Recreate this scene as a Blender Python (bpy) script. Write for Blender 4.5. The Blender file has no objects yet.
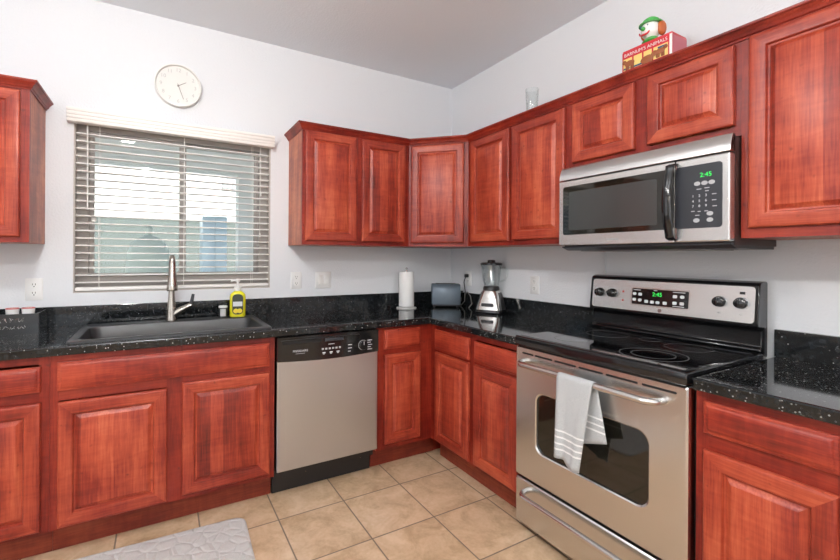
import bpy, bmesh, math, random
from mathutils import Vector, Matrix, noise
random.seed(4)
PI = math.pi
SC = bpy.context.scene
C = SC.collection

# ------------------------------------------------------------------ camera, light, exposure
cam_d = bpy.data.cameras.new('camera')
cam = bpy.data.objects.new('camera', cam_d); C.objects.link(cam)
cam_d.sensor_width = 36; cam_d.lens = 419.15 * 36 / 840
cam_d.shift_x = (420 - 392.6) / 840; cam_d.shift_y = -(280 - 257.52) / 840
cam_d.clip_start = 0.02; cam_d.clip_end = 200
cam.matrix_world = (Matrix.Translation((-2.1495, -2.8511, 1.2893)) @ Matrix.Rotation(-0.5082, 4, 'Z')
                    @ Matrix.Rotation(PI / 2, 4, 'X') @ Matrix.Rotation(0.0061, 4, 'Z'))
SC.camera = cam

w = bpy.data.worlds.new('sky'); SC.world = w; w.use_nodes = True
nt = w.node_tree; bg = nt.nodes['Background']
sky = nt.nodes.new('ShaderNodeTexSky'); sky.sky_type = 'HOSEK_WILKIE'
sky.sun_direction = (-0.25, -0.7, 0.67); sky.turbidity = 2.5; sky.ground_albedo = 0.4
nt.links.new(sky.outputs[0], bg.inputs[0]); bg.inputs[1].default_value = 3.0

def lamp(name, kind, loc, energy, color, rot=(0, 0, 0), **kw):
    d = bpy.data.lights.new(name, kind); d.energy = energy; d.color = color
    for k, v in kw.items(): setattr(d, k, v)
    o = bpy.data.objects.new(name, d); C.objects.link(o); o.location = loc; o.rotation_euler = rot
    return o
sun = lamp('sun', 'SUN', (0, -6, 12), 11.0, (1, .97, .92), angle=0.01)
sun.rotation_euler = Vector((0.25, 0.7, -0.67)).to_track_quat('-Z', 'Y').to_euler()
for p, e in (((-2.42, -1.75, 2.42), 40), ((-2.30, -3.35, 2.38), 72)): lamp('kitchen_lamp', 'POINT', p, e, (1.0, .985, .97), shadow_soft_size=.06)
for p in ((-1.55, -4.2, 1.95), (-2.05, -4.45, 1.95), (-3.3, -3.6, 2.1)): lamp('dining_lamp', 'POINT', p, 7, (1.0, .86, .68), shadow_soft_size=.05)
lamp('rear_fill', 'AREA', (-2.2, -6.3, 1.45), 30, (.80, .89, 1.0), (PI / 2, 0, 0), shape='RECTANGLE', size=3.4, size_y=2.1)  # added fill panel standing in for unseen room windows behind the camera
lamp('side_fill', 'AREA', (-4.55, -2.4, 1.5), 20, (.80, .89, 1.0), (PI / 2, 0, -PI / 2), shape='RECTANGLE', size=2.2, size_y=1.9)  # added cool fill along the left wall, no window modelled there

SC.view_settings.view_transform = 'Standard'; SC.view_settings.look = 'None'
SC.view_settings.gamma = 1; SC.view_settings.use_curve_mapping = False
SC.view_settings.exposure = 0.17

# ------------------------------------------------------------------ materials
def mat(name, color=(.8, .8, .8), rough=.5, metal=0, emit=None, estr=0, spec=.5, coat=0):
    m = bpy.data.materials.new(name); m.use_nodes = True
    b = m.node_tree.nodes['Principled BSDF']
    b.inputs['Base Color'].default_value = (*color, 1); b.inputs['Roughness'].default_value = rough
    b.inputs['Metallic'].default_value = metal; b.inputs['Specular IOR Level'].default_value = spec
    b.inputs['Coat Weight'].default_value = coat; b.inputs['Coat Roughness'].default_value = .12
    if emit:
        b.inputs['Emission Color'].default_value = (*emit, 1); b.inputs['Emission Strength'].default_value = estr
    return m

class NG:
    """tiny node helper"""
    def __init__(s, m): s.t = m.node_tree; s.b = s.t.nodes['Principled BSDF']
    def n(s, kind, **kw):
        x = s.t.nodes.new('ShaderNode' + kind)
        for k, v in kw.items():
            if k.startswith('i_'):
                key = k[2:]; key = int(key) if key.isdigit() else key.replace('_', ' ')
                x.inputs[key].default_value = v
            else: setattr(x, k, v)
        return x
    def l(s, a, b): s.t.links.new(a, b)
    def math(s, op, a, b=None, c=None):
        x = s.t.nodes.new('ShaderNodeMath'); x.operation = op
        for i, v in enumerate((a, b, c)):
            if v is None: continue
            if isinstance(v, (int, float)): x.inputs[i].default_value = v
            else: s.l(v, x.inputs[i])
        return x.outputs[0]
    def ramp(s, fac, stops, interp='LINEAR'):
        x = s.t.nodes.new('ShaderNodeValToRGB'); x.color_ramp.interpolation = interp
        e = x.color_ramp.elements
        while len(e) < len(stops): e.new(.5)
        for el, (p, c) in zip(e, stops): el.position = p; el.color = (*c, 1) if len(c) == 3 else c
        s.l(fac, x.inputs[0]); return x.outputs[0]
    def mix(s, fac, a, b, mode='MIX'):
        x = s.t.nodes.new('ShaderNodeMix'); x.data_type = 'RGBA'; x.blend_type = mode
        for v, i in ((fac, 0), (a, 6), (b, 7)):
            if isinstance(v, (int, float)): x.inputs[i].default_value = v
            elif isinstance(v, tuple): x.inputs[i].default_value = (*v, 1)
            else: s.l(v, x.inputs[i])
        return x.outputs[2]
    def bump(s, h, strength=.2, dist=.002):
        x = s.t.nodes.new('ShaderNodeBump'); x.inputs['Strength'].default_value = strength
        x.inputs['Distance'].default_value = dist; s.l(h, x.inputs['Height']); s.l(x.outputs[0], s.b.inputs['Normal'])

def wood(name, grain='z', staves=False, dark=1.0, hue=1.0):
    m = mat(name, rough=.37, coat=0, spec=.42); g = NG(m)
    tc = g.n('TexCoord'); oi = g.n('ObjectInfo')
    off = g.math('MULTIPLY', oi.outputs['Random'], 13.0)
    sep = g.n('SeparateXYZ'); g.l(tc.outputs['Object'], sep.inputs[0])
    x, y, z = sep.outputs
    def vec(sx, sy, sz):
        c = g.n('CombineXYZ')
        for i, (v, k) in enumerate(((x, sx), (y, sy), (z, sz))):
            g.l(g.math('ADD', g.math('MULTIPLY', v, k), off), c.inputs[i])
        return c.outputs[0]
    if grain == 'z': v1, v2, v3 = vec(11, 11, 1.5), vec(190, 190, 9), vec(7, 7, 5)
    else: v1, v2, v3 = vec(1.5, 11, 11), vec(9, 190, 190), vec(5, 7, 7)
    n1 = g.n('TexNoise', i_Scale=1.0, i_Detail=5.0, i_Roughness=.6, i_Distortion=.5); g.l(v1, n1.inputs['Vector'])
    n2 = g.n('TexNoise', i_Scale=1.0, i_Detail=3.0); g.l(v2, n2.inputs['Vector'])
    n3 = g.n('TexNoise', i_Scale=1.0, i_Detail=2.0); g.l(v3, n3.inputs['Vector'])
    f = g.math('ADD', g.math('MULTIPLY', n1.outputs[0], .66), g.math('MULTIPLY', n2.outputs[0], .34))
    f = g.math('ADD', g.math('MULTIPLY', f, .75), g.math('MULTIPLY', n3.outputs[0], .25))
    nc = g.n('TexNoise', i_Scale=1.0, i_Detail=3.0, i_Distortion=.7); g.l(vec(9, 9, 42) if grain == 'z' else vec(42, 9, 9), nc.inputs['Vector'])
    f = g.math('ADD', f, g.math('MULTIPLY', g.math('SUBTRACT', nc.outputs[0], .5), .16))
    if staves:
        k = g.math('FLOOR', g.math('ADD', g.math('MULTIPLY', x if grain == 'z' else z, 17.0), off))
        wn = g.n('TexWhiteNoise', noise_dimensions='1D'); g.l(k, wn.inputs['W'])
        f = g.math('ADD', f, g.math('MULTIPLY', g.math('SUBTRACT', wn.outputs[0], .5), .13))
    d = dark * 1.02
    col = g.ramp(f, [(.30, (.105 * d, .012 * d * hue, .006 * d * hue)), (.45, (.285 * d, .033 * d * hue, .017 * d * hue)),
                     (.55, (.43 * d, .072 * d * hue, .032 * d * hue)), (.70, (.60 * d, .145 * d * hue, .066 * d * hue))])
    # small dark knots and pores
    nk = g.n('TexNoise', i_Scale=38.0, i_Detail=1.0); g.l(tc.outputs['Object'], nk.inputs['Vector'])
    kn = g.ramp(nk.outputs[0], [(.70, (0, 0, 0)), (.80, (.5, .5, .5))])
    col = g.mix(kn, col, (.10 * d, .012 * d, .008 * d))
    g.l(col, g.b.inputs['Base Color'])
    g.bump(n2.outputs[0], .06, .001)
    return m
W_V = wood('cherry_upright_grain', 'z', False, .88, .92); W_H = wood('cherry_level_grain', 'x', False, .88, .92); W_D = wood('cherry_drawer_grain', 'x', False, .82, .78)
W_P = wood('cherry_panel_staves', 'z', True, .95, .95)
W_F = wood('cherry_frame', 'z', False, .60, .55); W_FH = wood('cherry_frame_level', 'x', False, .60, .55)
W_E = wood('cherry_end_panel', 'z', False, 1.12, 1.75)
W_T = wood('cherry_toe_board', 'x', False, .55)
DOOR_M = [W_V, W_H, W_P]

def granite():
    m = mat('black_granite', (.01, .011, .012), .07, spec=.55); g = NG(m)
    tc = g.n('TexCoord')
    cols = []
    for sc, lim, sel in ((120, .27, .74), (48, .09, .72)):
        v = g.n('TexVoronoi', i_Scale=float(sc)); g.l(tc.outputs['Object'], v.inputs['Vector'])
        s2 = g.n('SeparateColor'); g.l(v.outputs['Color'], s2.inputs[0])
        a = g.math('LESS_THAN', v.outputs['Distance'], lim)
        b = g.math('GREATER_THAN', s2.outputs[0], sel)
        br = g.math('MULTIPLY', g.math('MULTIPLY', a, b), g.math('POWER', s2.outputs[1], 1.5))
        cols.append(br)
    f = g.math('MAXIMUM', cols[0], cols[1])
    n = g.n('TexNoise', i_Scale=60.0, i_Detail=4.0); g.l(tc.outputs['Object'], n.inputs['Vector'])
    base = g.ramp(n.outputs[0], [(.4, (.006, .007, .008)), (.75, (.022, .025, .027))])
    g.l(g.mix(f, base, (.52, .53, .52)), g.b.inputs['Base Color'])
    return m
GRANITE = granite()

def steel(name, axis='x', col=(.66, .655, .645), rough=.27):
    m = mat(name, col, rough, 1); g = NG(m)
    tg = g.n('VectorTransform', vector_type='VECTOR', convert_from='OBJECT', convert_to='WORLD'); tg.inputs[0].default_value = (1, 0, 0)
    g.l(tg.outputs[0], g.b.inputs['Tangent'])
    g.b.inputs['Anisotropic'].default_value = .75
    return m
STEEL = steel('brushed_stainless'); STEEL_P = mat('polished_steel', (.66, .65, .63), .24, 1)
NICKEL = mat('brushed_nickel', (.42, .39, .35), .26, 1)

def wallpaint(name, col):
    m = mat(name, col, .75, spec=.3); g = NG(m)
    tc = g.n('TexCoord'); n = g.n('TexNoise', i_Scale=95.0, i_Detail=3.0); g.l(tc.outputs['Object'], n.inputs['Vector'])
    g.bump(g.ramp(n.outputs[0], [(.42, (0, 0, 0)), (.62, (1, 1, 1))]), .22, .0025)
    return m
WALL = wallpaint('orange_peel_paint', (.735, .75, .775)); CEIL = wallpaint('ceiling_paint', (.78, .82, .87))
WARMWALL = wallpaint('warm_wall_paint', (.66, .64, .61))

def tiles():
    m = mat('beige_floor_tile', rough=.38); g = NG(m)
    tc = g.n('TexCoord'); sep = g.n('SeparateXYZ'); g.l(tc.outputs['Object'], sep.inputs[0])
    T = .342
    u = g.math('DIVIDE', g.math('ADD', sep.outputs[0], .605), T); v = g.math('DIVIDE', g.math('ADD', sep.outputs[1], .79), T)
    def edge(q):
        fr = g.math('FRACT', q); return g.math('MINIMUM', fr, g.math('SUBTRACT', 1.0, fr))
    e = g.math('MINIMUM', edge(u), edge(v))
    grout = g.ramp(e, [(.006, (1, 1, 1)), (.013, (0, 0, 0))])
    cell = g.n('CombineXYZ'); g.l(g.math('FLOOR', u), cell.inputs[0]); g.l(g.math('FLOOR', v), cell.inputs[1])
    wn = g.n('TexWhiteNoise', noise_dimensions='2D'); g.l(cell.outputs[0], wn.inputs['Vector'])
    add = g.n('VectorMath', operation='MULTIPLY_ADD'); g.l(wn.outputs['Color'], add.inputs[0]); add.inputs[1].default_value = (9, 9, 9); g.l(tc.outputs['Object'], add.inputs[2])
    n1 = g.n('TexNoise', i_Scale=7.0, i_Detail=8.0, i_Roughness=.62, i_Distortion=.8); g.l(add.outputs[0], n1.inputs['Vector'])
    n2 = g.n('TexNoise', i_Scale=60.0, i_Detail=4.0); g.l(add.outputs[0], n2.inputs['Vector'])
    f = g.math('ADD', g.math('MULTIPLY', n1.outputs[0], .8), g.math('MULTIPLY', n2.outputs[0], .2))
    f = g.math('ADD', f, g.math('MULTIPLY', g.math('SUBTRACT', wn.outputs[0], .5), .06))
    col = g.ramp(f, [(.33, (.42, .275, .155)), (.5, (.585, .41, .255)), (.66, (.70, .525, .36))])
    g.l(g.mix(grout, col, (.20, .155, .115)), g.b.inputs['Base Color'])
    g.l(g.ramp(grout, [(0, (.36, .36, .36)), (1, (.8, .8, .8))]), g.b.inputs['Roughness'])
    g.bump(g.math('SUBTRACT', g.math('MULTIPLY', f, .25), grout), .35, .003)
    return m
TILE = tiles()

def clear(name, tint=(.93, .98, .96), refl=.08):
    m = bpy.data.materials.new(name); m.use_nodes = True; t = m.node_tree; t.nodes.clear()
    o = t.nodes.new('ShaderNodeOutputMaterial'); mx = t.nodes.new('ShaderNodeMixShader')
    tr = t.nodes.new('ShaderNodeBsdfTransparent'); tr.inputs[0].default_value = (*tint, 1)
    gl = t.nodes.new('ShaderNodeBsdfGlossy'); gl.inputs['Roughness'].default_value = .02
    lw = t.nodes.new('ShaderNodeLayerWeight'); lw.inputs[0].default_value = .25
    mp = t.nodes.new('ShaderNodeMath'); mp.operation = 'MULTIPLY_ADD'; mp.inputs[1].default_value = .30; mp.inputs[2].default_value = refl * .3
    t.links.new(lw.outputs['Fresnel'], mp.inputs[0]); t.links.new(mp.outputs[0], mx.inputs[0])
    t.links.new(tr.outputs[0], mx.inputs[1]); t.links.new(gl.outputs[0], mx.inputs[2]); t.links.new(mx.outputs[0], o.inputs[0])
    return m
PANE = clear('window_glass', (.965, .99, .985)); GLASSWARE = clear('clear_glass', (.95, .97, .97), .3)

BLACK_GLOSS = mat('gloss_black', (.008, .008, .009), .10, spec=.6); BLACK = mat('satin_black', (.014, .014, .015), .35)
BLACK_GLASS = mat('black_oven_glass', (.010, .009, .006), .05, spec=.7)
CHAR = mat('charcoal_plastic', (.03, .033, .04), .3); WHITE = mat('white_plastic', (.82, .82, .80), .35)
DARKHOLE = mat('dark_slot', (.004, .004, .004), .7)
BLIND = mat('blind_slat_white', (.88, .86, .83), .45); VAL = mat('valance_white', (.86, .83, .79), .45)
BRONZE = mat('taupe_window_frame', (.43, .395, .365), .5); JAMB = mat('taupe_jamb', (.46, .42, .385), .6)
GREYTXT = mat('grey_print', (.45, .46, .47), .5); PALE = mat('pale_print', (.62, .64, .66), .5)
GREEN_LED = mat('green_display', (.0, .1, .02), .5, emit=(.03, 1, .12), estr=1.0)
RED_DOT = mat('red_mark', (.55, .05, .04), .5); RINGM = mat('burner_print', (.14, .14, .145), .25)

# ------------------------------------------------------------------ mesh helpers
class MB:
    def __init__(s): s.bm = bmesh.new()
    def face(s, pts, mi=0):
        f = s.bm.faces.new([s.bm.verts.new(p) for p in pts]); f.material_index = mi; return f
    def box(s, x0, x1, y0, y1, z0, z1, mi=0, bev=0, seg=2):
        x0, x1 = sorted((x0, x1)); y0, y1 = sorted((y0, y1)); z0, z1 = sorted((z0, z1))
        v = [s.bm.verts.new(p) for p in ((x0,y0,z0),(x1,y0,z0),(x1,y1,z0),(x0,y1,z0),(x0,y0,z1),(x1,y0,z1),(x1,y1,z1),(x0,y1,z1))]
        fs = [s.bm.faces.new([v[i] for i in q]) for q in ((0,3,2,1),(4,5,6,7),(0,1,5,4),(1,2,6,5),(2,3,7,6),(3,0,4,7))]
        for f in fs: f.material_index = mi
        if bev:
            es = list({e for f in fs for e in f.edges})
            r = bmesh.ops.bevel(s.bm, geom=es, offset=bev, segments=seg, affect='EDGES', profile=.5)
            for f in r['faces']: f.material_index = mi
        return s
    def loft(s, loops, mi=0, cap0=True, cap1=True, closed=True, mis=None):
        L = [[s.bm.verts.new(p) for p in lp] for lp in loops]; n = len(L[0])
        for k in range(len(L) - 1):
            for i in range(n if closed else n - 1):
                j = (i + 1) % n
                f = s.bm.faces.new((L[k][i], L[k][j], L[k+1][j], L[k+1][i]))
                f.material_index = mis(k, i) if mis else mi
        if cap0: f = s.bm.faces.new(list(reversed(L[0]))); f.material_index = mi if not mis else mis(-1, 0)
        if cap1: f = s.bm.faces.new(L[-1]); f.material_index = mi if not mis else mis(len(L), 0)
        return s
    def lathe(s, prof, c=(0, 0, 0), n=32, mi=0, ax='z', cap0=True, cap1=True, sx=1, sy=1):
        loops = []
        for r, h in prof:
            lp = []
            for i in range(n):
                a = 2 * PI * i / n; p, q = r * math.cos(a) * sx, r * math.sin(a) * sy
                v = {'z': (p, q, h), 'y': (p, h, q), 'x': (h, p, q)}[ax]
                lp.append((c[0] + v[0], c[1] + v[1], c[2] + v[2]))
            loops.append(lp)
        return s.loft(loops, mi, cap0, cap1)
    def tube(s, pts, r, n=12, mi=0, cap=True):
        pts = [Vector(p) for p in pts]; rs = r if isinstance(r, (list, tuple)) else [r] * len(pts)
        loops = []; up = None
        for i, p in enumerate(pts):
            t = (pts[min(i + 1, len(pts) - 1)] - pts[max(i - 1, 0)]).normalized()
            if up is None:
                a = Vector((0, 0, 1)) if abs(t.z) < .9 else Vector((1, 0, 0)); up = t.cross(a).normalized()
            up = (up - t * up.dot(t)).normalized(); b = t.cross(up)
            loops.append([p + (up * math.cos(2 * PI * k / n) + b * math.sin(2 * PI * k / n)) * rs[i] for k in range(n)])
        return s.loft(loops, mi, cap, cap)
    def prism(s, poly, ax, a, b, mi=0):
        def P(u, v, h): return {'x': (h, u, v), 'y': (u, h, v), 'z': (u, v, h)}[ax]
        return s.loft([[P(u, v, a) for u, v in poly], [P(u, v, b) for u, v in poly]], mi)
    def sphere(s, c, r, mi=0, sc=(1, 1, 1), n=24, m=14):
        prof = [(r * math.sin(PI * k / m), -r * math.cos(PI * k / m)) for k in range(m + 1)]
        prof[0] = (r * .02, -r); prof[-1] = (r * .02, r)
        loops = [[(c[0] + q * math.cos(2*PI*i/n) * sc[0], c[1] + q * math.sin(2*PI*i/n) * sc[1], c[2] + h * sc[2]) for i in range(n)] for q, h in prof]
        return s.loft(loops, mi)
    def build(s, name, m, parent=None, loc=None, smooth=True, angle=35, bevel=0, solid=0):
        bmesh.ops.recalc_face_normals(s.bm, faces=s.bm.faces[:])
        me = bpy.data.meshes.new(name); s.bm.to_mesh(me); s.bm.free()
        for mm in (m if isinstance(m, list) else [m]): me.materials.append(mm)
        if smooth:
            for p in me.polygons: p.use_smooth = True
            me.set_sharp_from_angle(angle=math.radians(angle))
        o = bpy.data.objects.new(name, me); C.objects.link(o)
        if parent: o.parent = parent
        if loc: o.location = loc
        if solid:
            md = o.modifiers.new('thickness', 'SOLIDIFY'); md.thickness = solid; md.offset = 0
        if bevel:
            md = o.modifiers.new('edge', 'BEVEL'); md.width = bevel; md.segments = 2; md.limit_method = 'ANGLE'; md.angle_limit = math.radians(40)
        return o

def tag(o, label, cat, group=None):
    o['label'] = label; o['category'] = cat
    if group: o['group'] = group
    return o
def thing(name, label, cat, loc=(0, 0, 0), rz=0, group=None):
    o = bpy.data.objects.new(name, None); C.objects.link(o); o.empty_display_size = .05
    o.location = loc; o.rotation_euler = (0, 0, rz); return tag(o, label, cat, group)
def struct(o): o['kind'] = 'structure'; return o
def cells(mb, us, vs, present, a, b, ax, mi=0):
    """grid slab with holes: us/vs cut lines, present(i,j), extruded a..b along ax"""
    def P(u, v, h): return {'x': (h, u, v), 'y': (u, h, v), 'z': (u, v, h)}[ax]
    cache = {}
    def V(i, j, h):
        k = (i, j, h)
        if k not in cache: cache[k] = mb.bm.verts.new(P(us[i], vs[j], h))
        return cache[k]
    nu, nv = len(us) - 1, len(vs) - 1
    ok = lambda i, j: 0 <= i < nu and 0 <= j < nv and present(i, j)
    for i in range(nu):
        for j in range(nv):
            if not ok(i, j): continue
            for h in (a, b): mb.bm.faces.new([V(i, j, h), V(i+1, j, h), V(i+1, j+1, h), V(i, j+1, h)]).material_index = mi
            for (di, dj, p, q) in ((-1,0,(i,j),(i,j+1)), (1,0,(i+1,j),(i+1,j+1)), (0,-1,(i,j),(i+1,j)), (0,1,(i,j+1),(i+1,j+1))):
                if not ok(i + di, j + dj): mb.bm.faces.new([V(*p, a), V(*q, a), V(*q, b), V(*p, b)]).material_index = mi
    return mb
def rrect(x0, x1, z0, z1, r, n=6):
    pts = []
    for cx, cz, a0 in ((x1 - r, z1 - r, 0), (x0 + r, z1 - r, 90), (x0 + r, z0 + r, 180), (x1 - r, z0 + r, 270)):
        for k in range(n + 1):
            a = math.radians(a0 + 90 * k / n); pts.append((cx + r * math.cos(a), cz + r * math.sin(a)))
    return pts
def text(body, size, m, parent, loc, name='lettering', rot=(PI / 2, 0, 0), ext=.0003, align='CENTER', shear=0):
    cu = bpy.data.curves.new('text', 'FONT'); cu.body = body; cu.size = size; cu.extrude = ext; cu.align_x = align; cu.align_y = 'CENTER'; cu.shear = shear
    t = bpy.data.objects.new('text', cu); C.objects.link(t)
    dg = bpy.context.evaluated_depsgraph_get(); dg.update()
    me = bpy.data.meshes.new_from_object(t.evaluated_get(dg)); bpy.data.objects.remove(t); bpy.data.curves.remove(cu)
    me.name = name; me.materials.clear(); me.materials.append(m)
    o = bpy.data.objects.new(name, me); C.objects.link(o); o.parent = parent; o.location = loc; o.rotation_euler = rot
    return o

# ------------------------------------------------------------------ setting
H = 2.712
ROOM = (-4.6, -6.4)     # left wall x, rear wall y
ZC, ZB = .9075, .868    # worktop top and underside
b = MB(); b.box(ROOM[0], 0, ROOM[1], 0, -.05, 0); struct(b.build('floor', TILE, smooth=False))
b = MB(); b.box(ROOM[0] - .15, .15, ROOM[1] - .15, .17, H, H + .1); struct(b.build('ceiling', CEIL, smooth=False))
WX0, WX1, WZ0, WZ1 = -2.561, -1.500, 1.083, 2.031
b = MB(); cells(b, [ROOM[0] - .15, WX0, WX1, .15], [-.05, WZ0, WZ1, H], lambda i, j: not (i == 1 and j == 1), 0, .16, 'y')
struct(b.build('wall_back', WALL, smooth=False))
b = MB(); b.box(0, .15, ROOM[1], 0, -.05, H); struct(b.build('wall_right', WALL, smooth=False))
b = MB(); b.box(ROOM[0] - .15, ROOM[0], ROOM[1], 0, -.05, H); struct(b.build('wall_left', WARMWALL, smooth=False))
b = MB(); b.box(ROOM[0] - .15, .15, ROOM[1] - .15, ROOM[1], -.05, H); struct(b.build('wall_rear', WARMWALL, smooth=False))

# window: jamb lining, frame, two sashes, panes
win = bpy.data.objects.new('window_1', None); C.objects.link(win); win.location = (WX0, 0, WZ0); struct(win)
ww, wh = WX1 - WX0, WZ1 - WZ0
b = MB(); cells(b, [0, .007, ww - .007, ww], [0, .007, wh - .007, wh], lambda i, j: not (i == 1 and j == 1), .004, .06, 'y'); struct(b.build('window_jamb', JAMB, win, smooth=False))
b = MB(); cells(b, [.0, .062, ww - .062, ww], [0, .088, wh - .035, wh], lambda i, j: not (i == 1 and j == 1), .062, .15, 'y'); struct(b.build('window_frame', BRONZE, win, smooth=False, bevel=.004))
xm = 2.561 - 2.022
b = MB(); cells(b, [.062, .086, xm - .02, xm + .018], [.088, .106, wh - .055, wh - .035], lambda i, j: not (i == 1 and j == 1), .075, .10, 'y'); struct(b.build('window_sash', BRONZE, win, smooth=False, bevel=.003))
b = MB(); cells(b, [xm - .018, xm + .02, ww - .086, ww - .062], [.088, .106, wh - .055, wh - .035], lambda i, j: not (i == 1 and j == 1), .105, .13, 'y'); struct(b.build('window_sash', BRONZE, win, smooth=False, bevel=.003))
b = MB(); b.box(.084, xm - .018, .086, .089, .104, wh - .053); struct(b.build('window_pane', PANE, win, smooth=False))
b = MB(); b.box(xm + .018, ww - .084, .116, .119, .104, wh - .053); struct(b.build('window_pane', PANE, win, smooth=False))
b = MB(); b.box(xm - .012, xm + .010, .062, .075, .42, .50, bev=.004); struct(b.build('window_latch', BRONZE, win))

# blind
bl = thing('window_blind', 'white horizontal slat blind lowered over the window above the sink', 'blind', (WX0, 0, WZ0))
b = MB()
for (z0, z1, o) in ((.928, .946, .054), (.946, .964, .056), (.964, .984, .058), (.984, 1.002, .061)):
    b.box(-.025, ww + .014, -o, -.002, z0, z1, bev=.003)
b.build('valance', VAL, bl)
b = MB(); n = 21
for k in range(n):
    zc = .058 + k * (.925 - .058) / n
    b.loft([[(x, y, zc + .0032 * (1 - ((y - .030) / .024) ** 2) + s) for y in (.006, .018, .030, .042, .054)] + [(x, y, zc + .0032 * (1 - ((y - .030) / .024) ** 2) + s - .0046) for y in (.054, .042, .030, .018, .006)] for x, s in ((.009, 0), (ww - .009, 0))])
b.build('slats', BLIND, bl, smooth=False)
b = MB(); b.box(.009, ww - .009, .004, .056, .010, .030, bev=.004); b.build('bottom_rail', BLIND, bl)
for xx in (.115, xm + .005, ww - .115):
    b = MB()
    for yy in (.0045, .0555): b.tube([(xx, yy, .025), (xx, yy, .94)], .0013, 6)
    b.build('ladder_cord', BLIND, bl)
for xx, zz in ((ww - .066, .63), (ww - .070, .36)):
    b = MB(); b.tube([(xx, -.004, .93), (xx, -.004, zz)], .0012, 6); b.lathe([(.002, .03), (.0055, .022), (.006, .004), (.003, 0)], (xx, -.004, zz - .025), 12); b.build('pull_cord', WHITE, bl)
b = MB(); b.tube([(.062, -.004, .93), (.064, -.004, .46)], .0035, 8); b.build('tilt_wand', WHITE, bl)
b = MB(); b.box(.075, .10, .040, .056, .40, .425, bev=.004); b.build('hold_down_clip', WHITE, bl)

# ------------------------------------------------------------------ cabinets
def panel_door(name, x0, x1, z0, z1, y, parent, frame=.058):
    """raised-panel door; back plane at y, front towards -y"""
    rings = [(0, 0), (0, -.013), (.003, -.017), (.008, -.0195), (.012, -.020), (frame - .010, -.020), (frame - .006, -.0185), (frame - .002, -.0095), (frame + .003, -.0080),
             (frame + .007, -.0095), (frame + .015, -.0165), (frame + .019, -.0188), (frame + .021, -.0195)]
    def lp(i, d): return [(x0 + i, y + d, z0 + i), (x1 - i, y + d, z0 + i), (x1 - i, y + d, z1 - i), (x0 + i, y + d, z1 - i)]
    def mis(k, i):
        if k < 0: return 0
        if k >= 8: return 2
        return 1 if i in (0, 2) else 0
    b = MB(); b.loft([lp(*r) for r in rings], mis=mis)
    return b.build(name, DOOR_M, parent, angle=25)
def drawer_front(name, x0, x1, z0, z1, y, parent):
    rings = [(0, 0), (0, -.011), (.003, -.0135), (.009, -.0145), (.012, -.0165), (.017, -.0195), (.021, -.0205)]
    def lp(i, d): return [(x0 + i, y + d, z0 + i), (x1 - i, y + d, z0 + i), (x1 - i, y + d, z1 - i), (x0 + i, y + d, z1 - i)]
    b = MB(); b.loft([lp(*r) for r in rings]); return b.build(name, [W_D], parent, angle=25)
def face_frame(parent, W, z0, z1, y, stiles, rails, t=.019):
    """stiles: list of (x0,x1); rails: list of (z0,z1)"""
    b = MB()
    for a, c in stiles: b.box(a, c, y, y + t, z0, z1, 0)
    for i in range(len(stiles) - 1):
        a, c = stiles[i][1], stiles[i + 1][0]
        for r0, r1 in rails: b.box(a, c, y + .0004, y + t, r0, r1, 1)
    return b.build('face_frame', [W_F, W_FH], parent, smooth=False)

DB = .61; DU = .314
ZT = .126
def base_cabinet(label, loc, rz, W, fronts, stiles, body_w=None, group='cherry base cabinets under the worktops', x_toe=(0, None)):
    """fronts: list of (kind, x0, x1, z0, z1)"""
    t = thing('base_cabinet', label, 'cabinet', loc, rz, group)
    bw = body_w or W
    b = MB(); side = [(-.003, .0), (-.53, .0), (-.53, ZT), (-DB + .019, ZT), (-DB + .019, ZB - .001), (-.003, ZB - .001)]
    b.prism(side, 'x', 0, .016); b.prism(side, 'x', bw - .016, bw)
    b.box(.016, bw - .016, -DB + .019, -.009, ZT, ZT + .016); b.box(.016, bw - .016, -.009, -.003, ZT, ZB - .001)
    b.box(.016, bw - .016, -.53, -.515, .0, ZT)
    b.build('carcass', W_F, t, smooth=False)
    face_frame(t, W, ZT, ZB - .001, -DB, stiles, [(ZT, .165), (.672, .735), (.835, ZB - .001)])
    b = MB(); b.box(x_toe[0], x_toe[1] if x_toe[1] else W, -.536, -.5302, .001, ZT - .001); b.build('toe_board', W_T, t, smooth=False)
    for kind, x0, x1, z0, z1 in fronts:
        (panel_door if kind == 'door' else drawer_front)(kind, x0, x1, z0, z1, -DB - .0005, t)
    return t
DZ = (.147, .680); RZ = (.720, .838)
# back run
XS = -2.548
base_cabinet('wide cherry sink base cabinet with two doors and one long false drawer front', (XS, 0, 0), 0, -1.613 - XS,
    [('drawer_front', -2.522 - XS, -1.641 - XS, .716, .838), ('door', -2.520 - XS, -2.113 - XS, .138, .668), ('door', -2.050 - XS, -1.638 - XS, .150, .686)],
    [(0, .030), (.433, .500), (.905, -1.613 - XS)])
base_cabinet('cherry base cabinet cut off by the left edge, left of the sink base', (-3.155, 0, 0), 0, .606,
    [('drawer', .03, -2.577 + 3.155, .686 + .034, .826), ('door', .03, -2.576 + 3.155, .12 + .02, .677)], [(0, .035), (.572, .606)])
base_cabinet('narrow cherry base cabinet between the dishwasher and the inside corner', (-1.0095, 0, 0), 0, .400,
    [('drawer', .048, .306, .734, .860 - .006), ('door', .050, .308, .158, .700)], [(0, .052), (.302, .400)], body_w=1.006, x_toe=(0, .47))
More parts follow.
